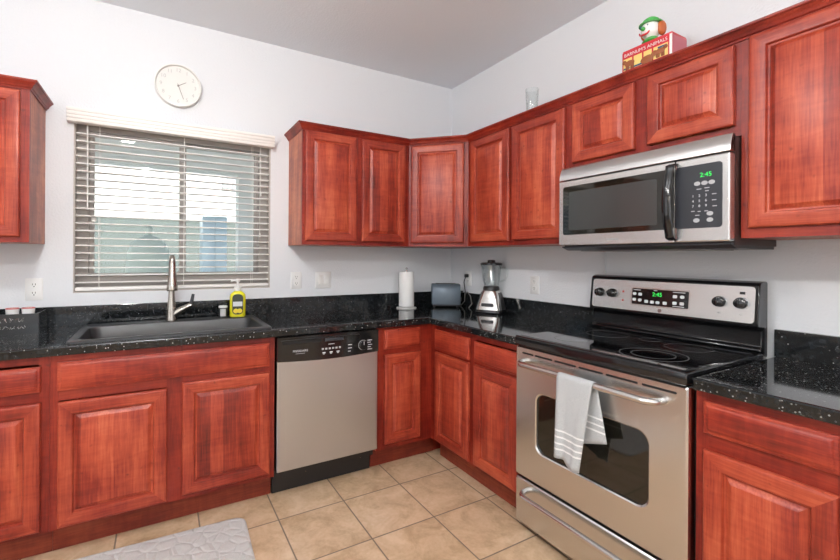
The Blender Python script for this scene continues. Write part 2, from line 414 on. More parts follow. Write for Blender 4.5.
# right run
yr = -.6105
base_cabinet('cherry base cabinet with two doors and two drawers between corner and range', (0, yr, 0), -PI / 2, .7615,
    [('drawer', .052, .388, .712, .838), ('drawer', .432, .759, .716, .828), ('door', .060, .388, .142, .696), ('door', .433, .759, .146, .700)],
    [(.0, .058), (.383, .438), (.752, .7615)], x_toe=(-.06 + .06, .7615))
base_cabinet('cherry base cabinet at the right edge, beyond the range', (0, -2.138, 0), -PI / 2, .66,
    [('drawer', .025, .334, .735, .836), ('drawer', .356, .640, .735, .836), ('door', .026, .334, .147, .681), ('door', .356, .640, .147, .681)],
    [(0, .034), (.328, .362), (.634, .66)])

ZU, ZUT = 1.367, 2.088
def wall_cabinet(label, loc, rz, W, doors, stiles, z0=ZU, group='cherry wall cabinets', side=None):
    t = thing('wall_cabinet', label, 'cabinet', (loc[0], loc[1], z0), rz, group)
    hh = ZUT - z0
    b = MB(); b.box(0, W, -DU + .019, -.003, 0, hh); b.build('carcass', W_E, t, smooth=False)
    face_frame(t, W, 0, hh, -DU, stiles, [(0, .034), (hh - .034, hh)])
    for x0, x1, a, c in doors: panel_door('door', x0, x1, a - z0, c - z0, -DU - .0005, t, .055)
    return t
DT = 2.072; DBt = 1.396
wall_cabinet('cherry wall cabinet with two doors to the right of the window', (-1.379, 0), 0, .7688,
    [(.017, .366, 1.393, 2.075), (.402, .732, 1.395, 2.073)], [(0, .030), (.355, .412), (.722, .7688)])
wall_cabinet('cherry wall cabinet with two tall doors right of the corner, left of the microwave', (0, -.6105), -PI / 2, .801,
    [(.038, .388, 1.395, 2.068), (.414, .781, 1.397, 2.068)], [(0, .045), (.378, .424), (.770, .801)])
wall_cabinet('short two-door cherry wall cabinet directly above the microwave', (0, -1.4115), -PI / 2, .729,
    [(.026, .344, 1.772, 2.068), (.399, .711, 1.778, 2.070)], [(0, .036), (.334, .409), (.700, .729)], z0=1.738)
wall_cabinet('large cherry wall cabinet at the right edge beside the microwave', (0, -2.1405), -PI / 2, .76,
    [(.025, .36, 1.402, 2.080), (.385, .735, 1.402, 2.080)], [(0, .036), (.35, .395), (.725, .76)])
lc = wall_cabinet('cherry wall cabinet at the left edge of the picture, left of the window', (-3.141, 0), 0, .46,
    [(.025, .428, 1.392, 2.068)], [(0, .035), (.418, .46)])
lc.location.z -= .018

# diagonal corner wall cabinet
q = math.sqrt(.5); L = (.61 - DU) / q
cc = thing('wall_cabinet', 'single-door cherry wall cabinet set diagonally across the room corner', 'cabinet', (-.61, -DU, ZU), -PI / 4, 'cherry wall cabinets')
def to_l(X, Y): dx, dy = X + .61, Y + DU; return (dx * q - dy * q, dx * q + dy * q)
hh = ZUT - ZU
b = MB(); b.prism([to_l(*p) for p in ((-.003, -.003), (-.6095, -.003), (-.6095, -DU + .004), (-DU + .004, -.6095), (-.003, -.6095))], 'z', 0, hh)
b.build('carcass', W_F, cc, smooth=False)
face_frame(cc, L, 0, hh, -.0005, [(.004, .035), (L - .045, L - .004)], [(0, .034), (hh - .034, hh)], t=.003)
panel_door('door', .020, L - .030, 1.391 - ZU, 2.072 - ZU, -.001, cc, .055)

# crown mouldings
CP = [(0, -.010), (.005, -.010), (.007, -.003), (.012, .0), (.014, .005), (.019, .014), (.025, .019), (.027, .023), (.031, .023), (.033, .026), (.033, .033), (0, .033)]
def sweep(mb, path, prof, z):
    P = [Vector(p) for p in path]; N = []
    for i in range(len(P) - 1):
        d = (P[i + 1] - P[i]).normalized(); N.append(Vector((d.y, -d.x)))
    loops = []
    for i, p in enumerate(P):
        if i == 0: m = N[0]
        elif i == len(P) - 1: m = N[-1]
        else: m = (N[i-1] + N[i]); m = m / (1 + N[i-1].dot(N[i]))
        loops.append([(p.x + m.x * o, p.y + m.y * o, z + h) for o, h in prof])
    mb.loft(loops)
b = MB(); sweep(b, [(-1.379, -.003), (-1.379, -DU), (-.61, -DU), (-DU, -.61), (-DU, -2.9)], CP, ZUT); 
tag(b.build('crown_moulding', W_FH), 'long cherry crown moulding running along the tops of the wall cabinets around the corner', 'moulding')
b = MB(); sweep(b, [(0, -DU), (.46, -DU), (.46, -.003)], CP, ZUT - ZU); b.build('crown', W_FH, lc)

# ------------------------------------------------------------------ worktops and splashbacks
SX0, SX1, SY0, SY1 = -2.50, -1.622, -.603, -.060     # sink outline
HX0, HX1, HY0, HY1 = SX0 + .02, SX1 - .02, SY0 + .02, SY1 - .02
wt = thing('worktop', 'black speckled granite worktop wrapping the corner, with the sink let in', 'worktop', (0, 0, ZB))
th = ZC - ZB
b = MB(); cells(b, [-3.155, HX0, HX1, -.642, -.003], [-1.374, -.642, HY0, HY1, -.003],
      lambda i, j: (j >= 1 or i == 3) and not (i == 1 and j == 2), 0, th, 'z')
b.build('slab', GRANITE, wt, smooth=False, bevel=.006)
b = MB(); b.box(-3.155, -.024, -.023, -.0035, th, th + .107, bev=.001); b.build('splashback', GRANITE, wt, smooth=False)
b = MB(); b.box(-.023, -.0035, -1.374, -.0035, th, th + .107, bev=.001); b.build('splashback', GRANITE, wt, smooth=False)
wt2 = thing('worktop', 'short black granite worktop right of the range', 'worktop', (0, -2.138, ZB))
b = MB(); b.box(-.642, -.003, -.67, 0, 0, th); b.build('slab', GRANITE, wt2, smooth=False, bevel=.006)
b = MB(); b.box(-.023, -.0035, -.67, .0, th, th + .107, bev=.001); b.build('splashback', GRANITE, wt2, smooth=False)

# sink
SINKM = mat('black_composite', (.028, .029, .031), .33)
sk = thing('sink', 'black composite drop-in kitchen sink set into the worktop under the window', 'sink', (SX0, SY0, ZC))
w_, d_ = SX1 - SX0, SY1 - SY0
def rr(i, z, back=0): return [(x, y, z) for x, y in rrect(i, w_ - i, i, d_ - i - back, .03 if i < .03 else .05, 5)]
b = MB(); b.loft([rr(0, .0005), rr(.001, .008), rr(.006, .011), rr(.030, .011, .075), rr(.036, .007, .077), rr(.045, -.03, .08), rr(.055, -.17, .085), rr(.075, -.195, .09)], cap0=False)
b.build('basin', SINKM, sk)
b = MB(); b.lathe([(.045, .0), (.045, .004), (.038, .005), (.030, .001), (.004, .001)], (w_ / 2, .24, -.1945), 28); b.build('drain', STEEL_P, sk)

# faucet
fc = thing('faucet', 'brushed nickel pull-down faucet behind the sink with a side lever', 'faucet', (-2.085, -.104, ZC + .0113))
b = MB(); b.lathe([(.031, 0), (.031, .004), (.029, .012), (.028, .045), (.025, .075), (.0195, .110), (.0165, .16)], n=28, cap1=False)
arc = [(0, 0, .15), (0, 0, .24), (0, -.002, .290)] + [(0, -.050 + .048 * math.cos(a), .305 + .058 * math.sin(a)) for a in [PI * k / 10 for k in range(1, 9)]]
b.tube(arc, [.0165] * len(arc), 18)
b.build('body', NICKEL, fc)
b = MB(); p0 = Vector((0, -.092, .350)); p1 = Vector((0, -.118, .178))
pr = [(-.06, .012), (0, .0160), (.12, .0170), (.3, .0182), (.5, .0205), (.8, .0262), (.97, .0290), (1, .027)]
b.tube([p0.lerp(p1, t) for t, r in pr], [r for t, r in pr], 20); b.build('spray_head', NICKEL, fc)
b = MB(); b.tube([(.008, 0, .030), (.040, -.004, .052), (.075, -.008, .072), (.104, -.010, .084)], [.026, .021, .0165, .0150], 16); b.build('valve_arm', NICKEL, fc)
b = MB(); b.tube([(.098, -.010, .086), (.106, -.010, .110), (.113, -.010, .148)], [.009, .010, .008], 12); b.build('lever', CHAR, fc)

# soap bottle and small tin
YEL = mat('yellow_soap', (.72, .66, .02), .12, spec=.6); LAB = mat('dark_label', (.03, .035, .02), .4); LEM = mat('lemon_print', (.80, .62, .05), .5)
sp = thing('soap_bottle', 'yellow lemon hand soap bottle with white pump beside the faucet', 'bottle', (-1.722, -.112, ZC + .0115), -.15); sp.scale = (1.5, 1.5, 1.42)
b = MB(); b.loft([[(x, y, z) for x, y in rrect(-a, a, -c, c, r, 4)] for a, c, r, z in ((.028, .018, .012, 0), (.031, .020, .014, .004), (.031, .020, .014, .085), (.029, .0185, .013, .096), (.020, .015, .012, .106), (.012, .012, .0119, .111))])
b.build('body', YEL, sp)
b = MB(); b.loft([[(x, y, z) for x, z in rrect(-.021, .021, .010, .098, .016, 5)] for y in (-.0203, -.0209)]); lb = b.build('front_label', LAB, sp)
b = MB()
for xx in (-.007, .008): b.lathe([(.010, 0), (.010, -.0008)], (xx, -.0211, .026), 18, ax='y')
b.build('lemon_print', LEM, sp)
b = MB(); b.box(-.018, .018, -.0218, -.0211, .046, .066); b.build('label_band', PALE, sp)
b = MB(); b.lathe([(.013, .111), (.014, .113), (.014, .128), (.011, .131), (.005, .134), (.0045, .150), (.009, .151), (.010, .160), (.006, .164)], n=20); b.tube([(0, 0, .157), (-.016, -.006, .157), (-.026, -.010, .153)], .004, 8); b.build('pump', WHITE, sp)
tn = thing('small_canister', 'tiny black and white can standing left of the yellow soap bottle', 'can', (-1.806, -.108, ZC + .0115)); tn.scale = (1.3, 1.3, 1.3)
b = MB(); b.lathe([(.018, 0), (.0195, .002), (.0195, .048), (.018, .050)], n=24); b.build('body', mat('can_black', (.03, .03, .03), .3), tn)
b = MB(); b.lathe([(.0199, .0445), (.0202, .0455), (.0200, .052), (.017, .054)], n=24); b.build('lid', WHITE, tn)
b = MB(); b.loft([[(.0199 * math.cos(a), .0199 * math.sin(a), z) for a in [-1.5 * PI / 2 + k * .16 for k in range(9)]] for z in (.006, .040)], closed=False, cap0=False, cap1=False); b.build('can_label', mat('can_label_grey', (.55, .55, .55), .5), tn)

# counter tin with cups at left edge
TINM = mat('dark_pressed_tin', (.10, .105, .11), .22, 1)
tb = thing('tin_holder', 'dark metal tin with raised lettering on the worktop at the left edge', 'tin', (-2.80, -.125, ZC))
b = MB(); cells(b, [-.135, -.130, .130, .135], [-.085, -.080, .080, .085], lambda i, j: not (i == 1 and j == 1), .004, .098, 'z'); b.box(-.135, .135, -.085, .085, 0, .004); b.build('body', TINM, tb, smooth=False)
for sx in (-1, 1):
    b = MB(); b.box(sx * .1352, sx * .138, -.086, .086, .002, .101); b.build('end_plate', BLACK_GLOSS, tb, smooth=False)
b = MB()
for row, z0, hgt, nn in ((0, .058, .022, 9), (1, .026, .016, 11)):
    for k in range(nn):
        x0 = -.10 + k * .19 / nn
        pts = [(x0 + .006 * math.sin(j * 1.7 + k * 2.1 + row) + j * .0028, -.0865, z0 + hgt * (.5 + .5 * math.sin(j * 1.9 + k * 1.3))) for j in range(5)]
        b.tube(pts, .0016, 6)
b.build('raised_lettering', STEEL_P, tb)
PINK = mat('pink_rim', (.62, .16, .14), .4); CUPW = mat('white_paper_cup', (.80, .79, .78), .5)
for i, (xx, lab) in enumerate(((-2.722, 'white cup with pink rim in the tin, nearer the faucet end'), (-2.783, 'white cup with pink rim in the tin, nearer the left edge'))):
    c = thing('cup', lab, 'cup', (xx, -.12, ZC + .0045), 0, 'pink-rimmed cups in the tin')
    b = MB(); b.lathe([(.018, 0), (.0268, .112), (.0245, .112), (.017, .004), (.002, .004)], n=24); b.build('body', CUPW, c)
    b = MB(); b.lathe([(.0243, .1105), (.0265, .110), (.0275, .113), (.0262, .1155), (.0243, .1148)], n=24, cap0=False, cap1=False); b.build('rim', PINK, c)

# paper towel holder and roll
ph = thing('paper_towel_holder', 'upright white paper towel roll on its holder near the corner', 'paper towel', (-.515, -.135, ZC + .0003))
b = MB(); b.lathe([(.074, 0), (.076, .003), (.074, .007), (.060, .010), (.010, .011)], n=36); b.build('base', mat('white_holder_base', (.75, .75, .74), .3), ph)
b = MB(); b.lathe([(.005, .010), (.005, .285), (.003, .288), (.008, .294), (.009, .300), (.006, .307), (.001, .309)], n=16); b.build('post', STEEL_P, ph)
b = MB(); b.lathe([(.021, .016), (.056, .016), (.0575, .020), (.0575, .270), (.056, .274), (.021, .274), (.021, .016)], n=40, cap0=False, cap1=False); b.build('roll', mat('paper_white', (.86, .86, .85), .9), ph)

# toaster
TO = mat('slate_toaster', (.13, .165, .20), .38, .3)
ts = thing('toaster', 'slate grey two-slot toaster standing diagonally in the corner', 'toaster', (-.182, -.178, ZC + .0003), -.56); ts.scale = (1.1, 1.0, 1.06)
for xx in (-.08, .08):
    for yy in (-.055, .055):
        b = MB(); b.lathe([(.010, 0), (.010, .010)], (xx, yy, 0), 12); b.build('foot', BLACK, ts)
b = MB(); b.box(-.092, .092, -.068, .068, .008, .024, bev=.004); b.build('base_trim', BLACK, ts)
b = MB()
prof = [(-.072, .020), (-.075, .030), (-.073, .130), (-.066, .152), (-.050, .166), (-.030, .170), (.030, .170), (.050, .166), (.066, .152), (.073, .130), (.075, .030), (.072, .020)]
b.loft([[(x, y * s, .02 + (z - .02) * s2) for y, z in prof] for x, s, s2 in ((-.100, .93, .97), (-.094, 1, 1), (.094, 1, 1), (.100, .93, .97))]); b.build('shell', TO, ts, angle=50)
for yy in (-.022, .022):
    b = MB(); b.box(-.070, .070, yy - .011, yy + .011, .1698, .1712); b.build('slot', DARKHOLE, ts, smooth=False)
b = MB(); b.box(.100, .122, -.018, .018, .105, .118, bev=.004); b.build('lever', BLACK, ts)
b = MB(); b.lathe([(.014, .100), (.014, .110), (.011, .113)], (0, 0, .055), 18, ax='x'); b.build('dial', BLACK, ts)

# blender
bd = thing('countertop_blender', 'glass-jar countertop blender with brushed steel base near the corner', 'blender', (-.097, -.602, ZC + .0004), -1.05); bd.scale = (1.08, 1.08, 1.04)
def sq(a, c, z, r): return [(x, y, z) for x, y in rrect(-a, a, -c, c, r, 5)]
b = MB(); b.loft([sq(.084, .084, .000, .03), sq(.088, .088, .006, .03), sq(.086, .086, .022, .03)]); b.build('foot_skirt', BLACK_GLOSS, bd)
b = MB(); b.loft([sq(.083, .083, .0225, .03), sq(.078, .078, .050, .03), sq(.064, .064, .105, .03), sq(.054, .054, .140, .03), sq(.050, .050, .148, .03)]); b.build('motor_base', STEEL_P, bd)
for sx in (-1, 1):
    b = MB(); b.loft([[(sx * x, y, z) for x, y, z in ((.0835 - .24 * (z - .0225) + d, -.052 + .22 * (z - .0225), z), (.0835 - .24 * (z - .0225) + d, .052 - .22 * (z - .0225), z), (.060 - .24 * (z - .0225), .052 - .22 * (z - .0225), z), (.060 - .24 * (z - .0225), -.052 + .22 * (z - .0225), z))] for z, d in ((.0226, .004), (.080, .004), (.135, .003))]); b.build('side_cover', BLACK, bd)
b = MB(); b.loft([[(x, -.0835 + .24 * (z - .024) - .004, z) for x, z in rrect(-.040, .040, .045, .066, .006, 4)], [(x, -.0835 + .24 * (z - .024) + .004, z) for x, z in rrect(-.040, .040, .045, .066, .006, 4)]]); b.build('button_panel', BLACK, bd)
b = MB(); b.lathe([(.050, .1482), (.054, .152), (.052, .168), (.046, .178)], n=32); b.build('jar_collar', BLACK, bd)
b = MB(); b.lathe([(.040, .1785), (.046, .182), (.056, .215), (.064, .305), (.067, .318), (.064, .318), (.061, .305), (.053, .217), (.043, .186), (.002, .184)], n=36)
b.tube([(.060, 0, .300), (.090, 0, .302), (.104, 0, .290), (.103, 0, .255), (.090, 0, .222), (.057, 0, .210)], [.007, .008, .008, .008, .008, .007], 10); b.build('jar', GLASSWARE, bd)
b = MB()
for a in (0, PI / 2): b.box(-.018 if a == 0 else -.003, .018 if a == 0 else .003, -.003 if a == 0 else -.018, .003 if a == 0 else .018, .1845, .188)
b.build('blade', STEEL_P, bd)
b = MB(); b.lathe([(.062, .3182), (.070, .320), (.070, .332), (.060, .337), (.026, .339), (.024, .352), (.019, .355)], n=36); b.build('lid', BLACK_GLOSS, bd)
cp = [(-.02, -.04), (-.03, .02), (-.015, .07)]
cd = MB(); cd.tube([(-.085, -.345, ZC + .004), (-.045, -.33, ZC + .03), (-.034, -.30, ZC + .085), (-.037, -.27, ZC + .115), (-.036, -.235, ZC + .10), (-.035, -.23, ZC + .04), (-.045, -.20, ZC + .006), (-.05, -.11, ZC + .0045)], .004, 8)
tag(cd.build('power_cord', mat('grey_cord', (.22, .21, .20), .5)), 'thin grey power cord looped against the splashback between toaster and blender', 'cord')

# ------------------------------------------------------------------ outlets and switch
PLATE = mat('wall_plate', (.80, .80, .79), .35)
def wall_plate(kind, label, loc, rz, w=.074, h=.117, group=None):
    t = thing(kind, label, 'outlet' if kind == 'outlet' else 'switch', loc, rz, group)
    b = MB(); b.loft([[(x, y, z) for x, z in rrect(-w/2 + i, w/2 - i, -h/2 + i, h/2 - i, .004, 3)] for i, y in ((0, -.0005), (0, -.003), (.003, -.0055))]); b.build('plate', PLATE, t)
    if kind == 'outlet':
        for zz in (.022, -.022):
            b = MB(); b.loft([[(x, y, z + zz) for x, z in rrect(-.0165, .0165, -.0145, .0145, .010, 4)] for y in (-.0056, -.0072)]); s = b.build('socket', WHITE, t)
            b = MB()
            for xx in (-.006, .006): b.box(xx - .0013, xx + .0013, -.0077, -.0073, zz + .0, zz + .009)
            b.lathe([(.0028, 0), (.0028, -.0004)], (0, -.0073, zz - .007), 10, ax='y'); b.build('slots', DARKHOLE, s, smooth=False)
    else:
        for xx in ((-.023, .023) if w > .1 else (0,)):
            b = MB(); b.box(xx - .0165, xx + .0165, -.0085, -.0056, -.033, .033, bev=.002); b.build('rocker', WHITE, t)
    return t
G = 'white wall outlets'
wall_plate('outlet', 'white double outlet on the wall left of the window blind', (-2.724, 0, 1.110), 0, group=G)
wall_plate('outlet', 'white double outlet between the window and the switch plate', (-1.323, 0, 1.127), 0, group=G)
wall_plate('light_switch', 'white two-rocker switch plate below the wall cabinet by the window', (-1.127, 0, 1.127), 0, w=.117)
wall_plate('outlet', 'white double outlet on the right wall between blender and range', (0, -.908, 1.114), -PI / 2, group=G)
o4 = wall_plate('outlet', 'white double outlet on the right wall behind the blender', (0, -.235, 1.127), -PI / 2, group=G)
pg = MB(); pg.box(-.034, -.0083, -.249, -.221, 1.135, 1.162, bev=.005); pg.tube([(-.030, -.235, 1.140), (-.046, -.235, 1.10), (-.040, -.238, 1.05), (-.034, -.245, 1.0)], .0035, 8)
tag(pg.build('appliance_plug', BLACK), 'black plug with short lead in the outlet behind the blender', 'plug')
b = MB(); b.box(-.0085, -.0005, -1.410, -1.399, 1.150, 1.340, bev=.002); tag(b.build('cable_cover', WALL), 'thin white vertical cable strip on the wall under the microwave', 'cable cover')

# ------------------------------------------------------------------ dishwasher
dw = thing('dishwasher', 'stainless dishwasher with black control panel between the base cabinets', 'dishwasher', (-1.6105, 0, 0))
DWW = .598
b = MB(); b.box(.004, DWW - .004, -.585, -.02, .10, .862); b.build('tub', BLACK, dw, smooth=False)
b = MB(); N = 16
def bow(x): return -.012 * math.sin(PI * min(max(x / DWW, 0), 1))
b.loft([[(x, y, z) for x, y in ((.004, -.586), (.004, -.640), (.010, -.645), (DWW - .010, -.645), (DWW - .004, -.640), (DWW - .004, -.586))] for z in (.158, .735)])
b.build('door_panel', steel('dishwasher_stainless', 'x', (.58, .61, .66), .30), dw)
xs = [.004 + (DWW - .008) * k / N for k in range(N + 1)]
b = MB(); poly = [(x, .738 + bow(x)) for x in xs] + [(DWW - .004, .864), (.004, .864)]
b.loft([[(x, y, z) for x, z in poly] for y in (-.586, -.6495, -.652)]); cpn = b.build('control_panel', BLACK_GLOSS, dw, angle=30)
b = MB(); b.box(.030, .245, -.6535, -.6522, .826, .842, bev=.0005); b.build('handle_recess', DARKHOLE, dw, smooth=False)
b = MB(); b.box(.262, .372, -.6560, -.6522, .824, .842, bev=.0015); b.build('latch', CHAR, dw)
b = MB(); b.box(.020, .47, -.6575, -.6522, .846, .850, bev=.0015); b.build('handle_lip', BLACK, dw)
text('FRIGIDAIRE', .0165, PALE, dw, (.125, -.6525, .786), 'brand_lettering'); b = MB(); b.box(.098, .150, -.6526, -.6522, .7715, .7735); b.build('print_line', GREYTXT, dw, smooth=False)
for k in range(6):
    b = MB(); b.box(.244 + k * .020, .256 + k * .020, -.6545, -.6522, .779, .789, bev=.001); b.build('button', GREYTXT, dw)
b = MB()
for k, x in enumerate((.248, .290, .331)): b.box(x, x + .018, -.6526, -.6522, .760, .766); b.box(x + .003, x + .013, -.6526, -.6522, .754, .758)
b.box(.282, .318, -.6526, -.6522, .806, .809)
for k in range(3): b.box(.400, .424 - .008 * (k == 2), -.6526, -.6522, .790 - k * .018, .794 - k * .018)
for k in range(5): b.box(.522, .552 - (k % 2) * .008, -.6526, -.6522, .806 - k * .013, .8095 - k * .013)
b.build('print_marks', PALE, dw, smooth=False)
b = MB(); b.lathe([(.027, -.6522), (.027, -.664), (.023, -.668), (.004, -.668)], (.493, 0, .783), 28, ax='y'); dl = b.build('dial', BLACK_GLOSS, dw)
b = MB(); b.lathe([(.0285, 0), (.0285, -.0006), (.0265, -.0006), (.0265, 0)], (.493, -.6522, .783), 28, ax='y', cap0=False, cap1=False); b.box(.491, .495, -.6686, -.6681, .786, .806); b.build('dial_mark', PALE, dw)
b = MB(); b.box(.002, DWW - .006, -.545, -.53, .002, .152); b.build('toe_panel', BLACK, dw, smooth=False)
for x in (.19, .53):
    b = MB(); b.lathe([(.006, -.5452), (.006, -.548), (.003, -.549)], (x, 0, .085), 12, ax='y'); b.build('screw', STEEL_P, dw)

# ------------------------------------------------------------------ range
rg = thing('kitchen_range', 'stainless electric range with black glass cooktop on the right wall', 'range', (0, -1.3768, 0), -PI / 2)
RW = .757
b = MB(); b.box(.003, RW - .003, -.600, -.03, .03, .874); 
for x in (.05, RW - .05):
    for y in (-.55, -.08): b.lathe([(.016, 0.0), (.016, .03)], (x, y, 0), 12)
b.build('body', BLACK, rg, smooth=False)
def slabfront(b, x0, x1, z0, z1, y0, y1, r=.010, hole=None):
    pass
# drawer
b = MB(); b.loft([[(x, y, z) for x, z in rrect(.006 + i, RW - .006 - i, .040 + i, .250 - i, .006, 3)] for i, y in ((0, -.601), (0, -.642), (.005, -.648))]); b.build('drawer', STEEL, rg)
def bar_handle(x0, x1, z, name, r=.0125, yb=-.648, yo=-.705):
    pts = [(x0, yb, z)] + [(x0 + .045 * (1 - math.cos(a)), yb + (yo - yb) * math.sin(a), z) for a in [PI / 2 * k / 6 for k in range(1, 7)]]
    pts += [(x1 - .045 * (1 - math.cos(a)), yb + (yo - yb) * math.sin(a), z) for a in [PI / 2 * k / 6 for k in range(6, 0, -1)]] + [(x1, yb, z)]
    b = MB(); b.tube(pts, r, 14); return b.build(name, STEEL_P, rg)
bar_handle(.072, RW - .072, .205, 'drawer_handle')
# oven door with window opening
WXa, WXb, WZa, WZb = .128, .626, .408, .676
b = MB()
outer = lambda i: rrect(.004 + i, RW - .004 - i, .262 + i, .872 - i, .006, 6)
inner = lambda i: rrect(WXa - i, WXb + i, WZa - i, WZb + i, .045, 6)
b.loft([[(x, -.601, z) for x, z in outer(0)], [(x, -.642, z) for x, z in outer(0)], [(x, -.648, z) for x, z in outer(.005)],
        [(x, -.648, z) for x, z in inner(.006)], [(x, -.644, z) for x, z in inner(.001)], [(x, -.632, z) for x, z in inner(0)]], cap1=False)
od = b.build('oven_door', STEEL, rg, angle=12)
b = MB(); b.loft([[(x, y, z) for x, z in rrect(WXa - .002, WXb + .002, WZa - .002, WZb + .002, .045, 6)] for y in (-.625, -.6365)]); b.build('oven_window', BLACK_GLASS, rg)
for x0, x1 in ((.045, .110), (.120, .215), (.228, .335), (.348, .455), (.468, .590), (.605, .720)):
    b = MB(); b.loft([[(x, y, z) for x, z in rrect(x0, x1, .8405, .8485, .0035, 3)] for y in (-.6478, -.6484)]); b.build('vent_slot', DARKHOLE, rg)
bar_handle(.056, RW - .080, .806, 'door_handle')
# cooktop
b = MB(); b.box(.001, RW - .004, -.656, -.085, .876, .922, bev=.009, seg=3); b.build('cooktop', BLACK_GLOSS, rg)
GLASS_TOP = mat('ceramic_glass', (.006, .006, .007), .035, spec=.7)
b = MB(); b.box(.020, RW - .024, -.634, -.115, .9222, .9232); b.build('glass_surface', GLASS_TOP, rg, smooth=False)
for cx, cy, rads in ((.20, -.50, (.075,)), (.555, -.49, (.115, .075)), (.20, -.24, (.095,)), (.555, -.235, (.085,)), (.38, -.20, (.045,))):
    b = MB()
    for r in rads: b.lathe([(r, 0), (r, .0003), (r - .003, .0003), (r - .003, 0)], (cx, cy, .9233), 64, cap0=False, cap1=False)
    b.build('burner_ring', RINGM, rg)
# backguard
b = MB(); prof = [(-.028, .90), (-.090, .922), (-.096, .930), (-.094, .938), (-.082, .945), (-.079, 1.000), (-.082, 1.012), (-.112, 1.022), (-.114, 1.032), (-.098, 1.186), (-.090, 1.197), (-.070, 1.203), (-.034, 1.203), (-.028, 1.195)]
b.prism(prof, 'x', .012, RW - .014); b.build('backguard', BLACK_GLOSS, rg, angle=30, bevel=.004)
def bgy(z): return -.1145 + (z - 1.032) * (.0165 / .154)
b = MB()
b.loft([[(x, bgy(z) - d, z) for x, z in rrect(.028, RW - .026, 1.038, 1.182, .014, 5)] for d in (.0002, .0028)]); b.build('control_fascia', STEEL, rg)
for x in (.072, .141, .612, .686):
    b = MB(); b.lathe([(.0225, 0), (.0225, -.007), (.0195, -.010), (.018, -.026), (.015, -.028)], (x, bgy(1.115) - .003, 1.115), 28, ax='y'); b.box(x - .0035, x + .0035, bgy(1.115) - .036, bgy(1.115) - .029, 1.096, 1.134, bev=.002); b.build('knob', BLACK_GLOSS, rg)
b = MB(); b.loft([[(x, bgy(z) - d, z) for x, z in rrect(.236, .502, 1.064, 1.152, .006, 3)] for d in (.0029, .0042)]); b.build('display_bezel', STEEL_P, rg)
b = MB(); b.loft([[(x, bgy(z) - d, z) for x, z in rrect(.244, .496, 1.070, 1.146, .004, 3)] for d in (.0043, .0050)]); b.build('display_panel', BLACK_GLOSS, rg)
tilt = (PI / 2 - math.atan(.0165 / .154), 0, 0)
text('2:45', .026, GREEN_LED, rg, (.362, bgy(1.122) - .0055, 1.122), 'clock_digits', tilt)
for k, (x, z) in enumerate(((.256, 1.120), (.283, 1.119), (.256, 1.092), (.283, 1.091), (.314, 1.087), (.341, 1.086), (.366, 1.086), (.398, 1.086), (.440, 1.120), (.470, 1.120), (.440, 1.090), (.470, 1.090))):
    b = MB(); b.loft([[(xx, bgy(zz) - d, zz) for xx, zz in rrect(x - .009, x + .009, z - .007, z + .007, .004 if k % 3 else .0065, 4)] for d in (.0051, .0056)]); b.build('keypad_button', PALE, rg)
b = MB()
for x0, x1, z in ((.250, .285, 1.139), (.346, .362, 1.141), (.430, .482, 1.139), (.432, .480, 1.076)): b.box(x0, x1, bgy(z) - .0054, bgy(z) - .0051, z - .0015, z + .0015)
b.build('print_marks', PALE, rg, smooth=False)
b = MB(); b.lathe([(.0085, 0), (.0085, -.0008)], (.376, bgy(1.047) - .003, 1.049), 24, ax='y'); b.build('round_emblem', mat('emblem_grey', (.20, .13, .12), .4), rg)
for z in (1.126, 1.083):
    b = MB(); b.lathe([(.005, 0), (.005, -.0006)], (.197, bgy(z) - .003, z), 14, ax='y'); b.build('indicator_mark', RED_DOT, rg)
b = MB(); b.box(.680, .698, bgy(1.155) - .0036, bgy(1.155) - .003, 1.150, 1.160); b.build('surface_indicator', BLACK, rg, smooth=False)
b = MB()
for x in (.072, .141, .612, .686): b.box(x - .006, x + .006, bgy(1.068) - .0034, bgy(1.068) - .003, 1.0665, 1.0690)
b.build('knob_print', GREYTXT, rg, smooth=False)

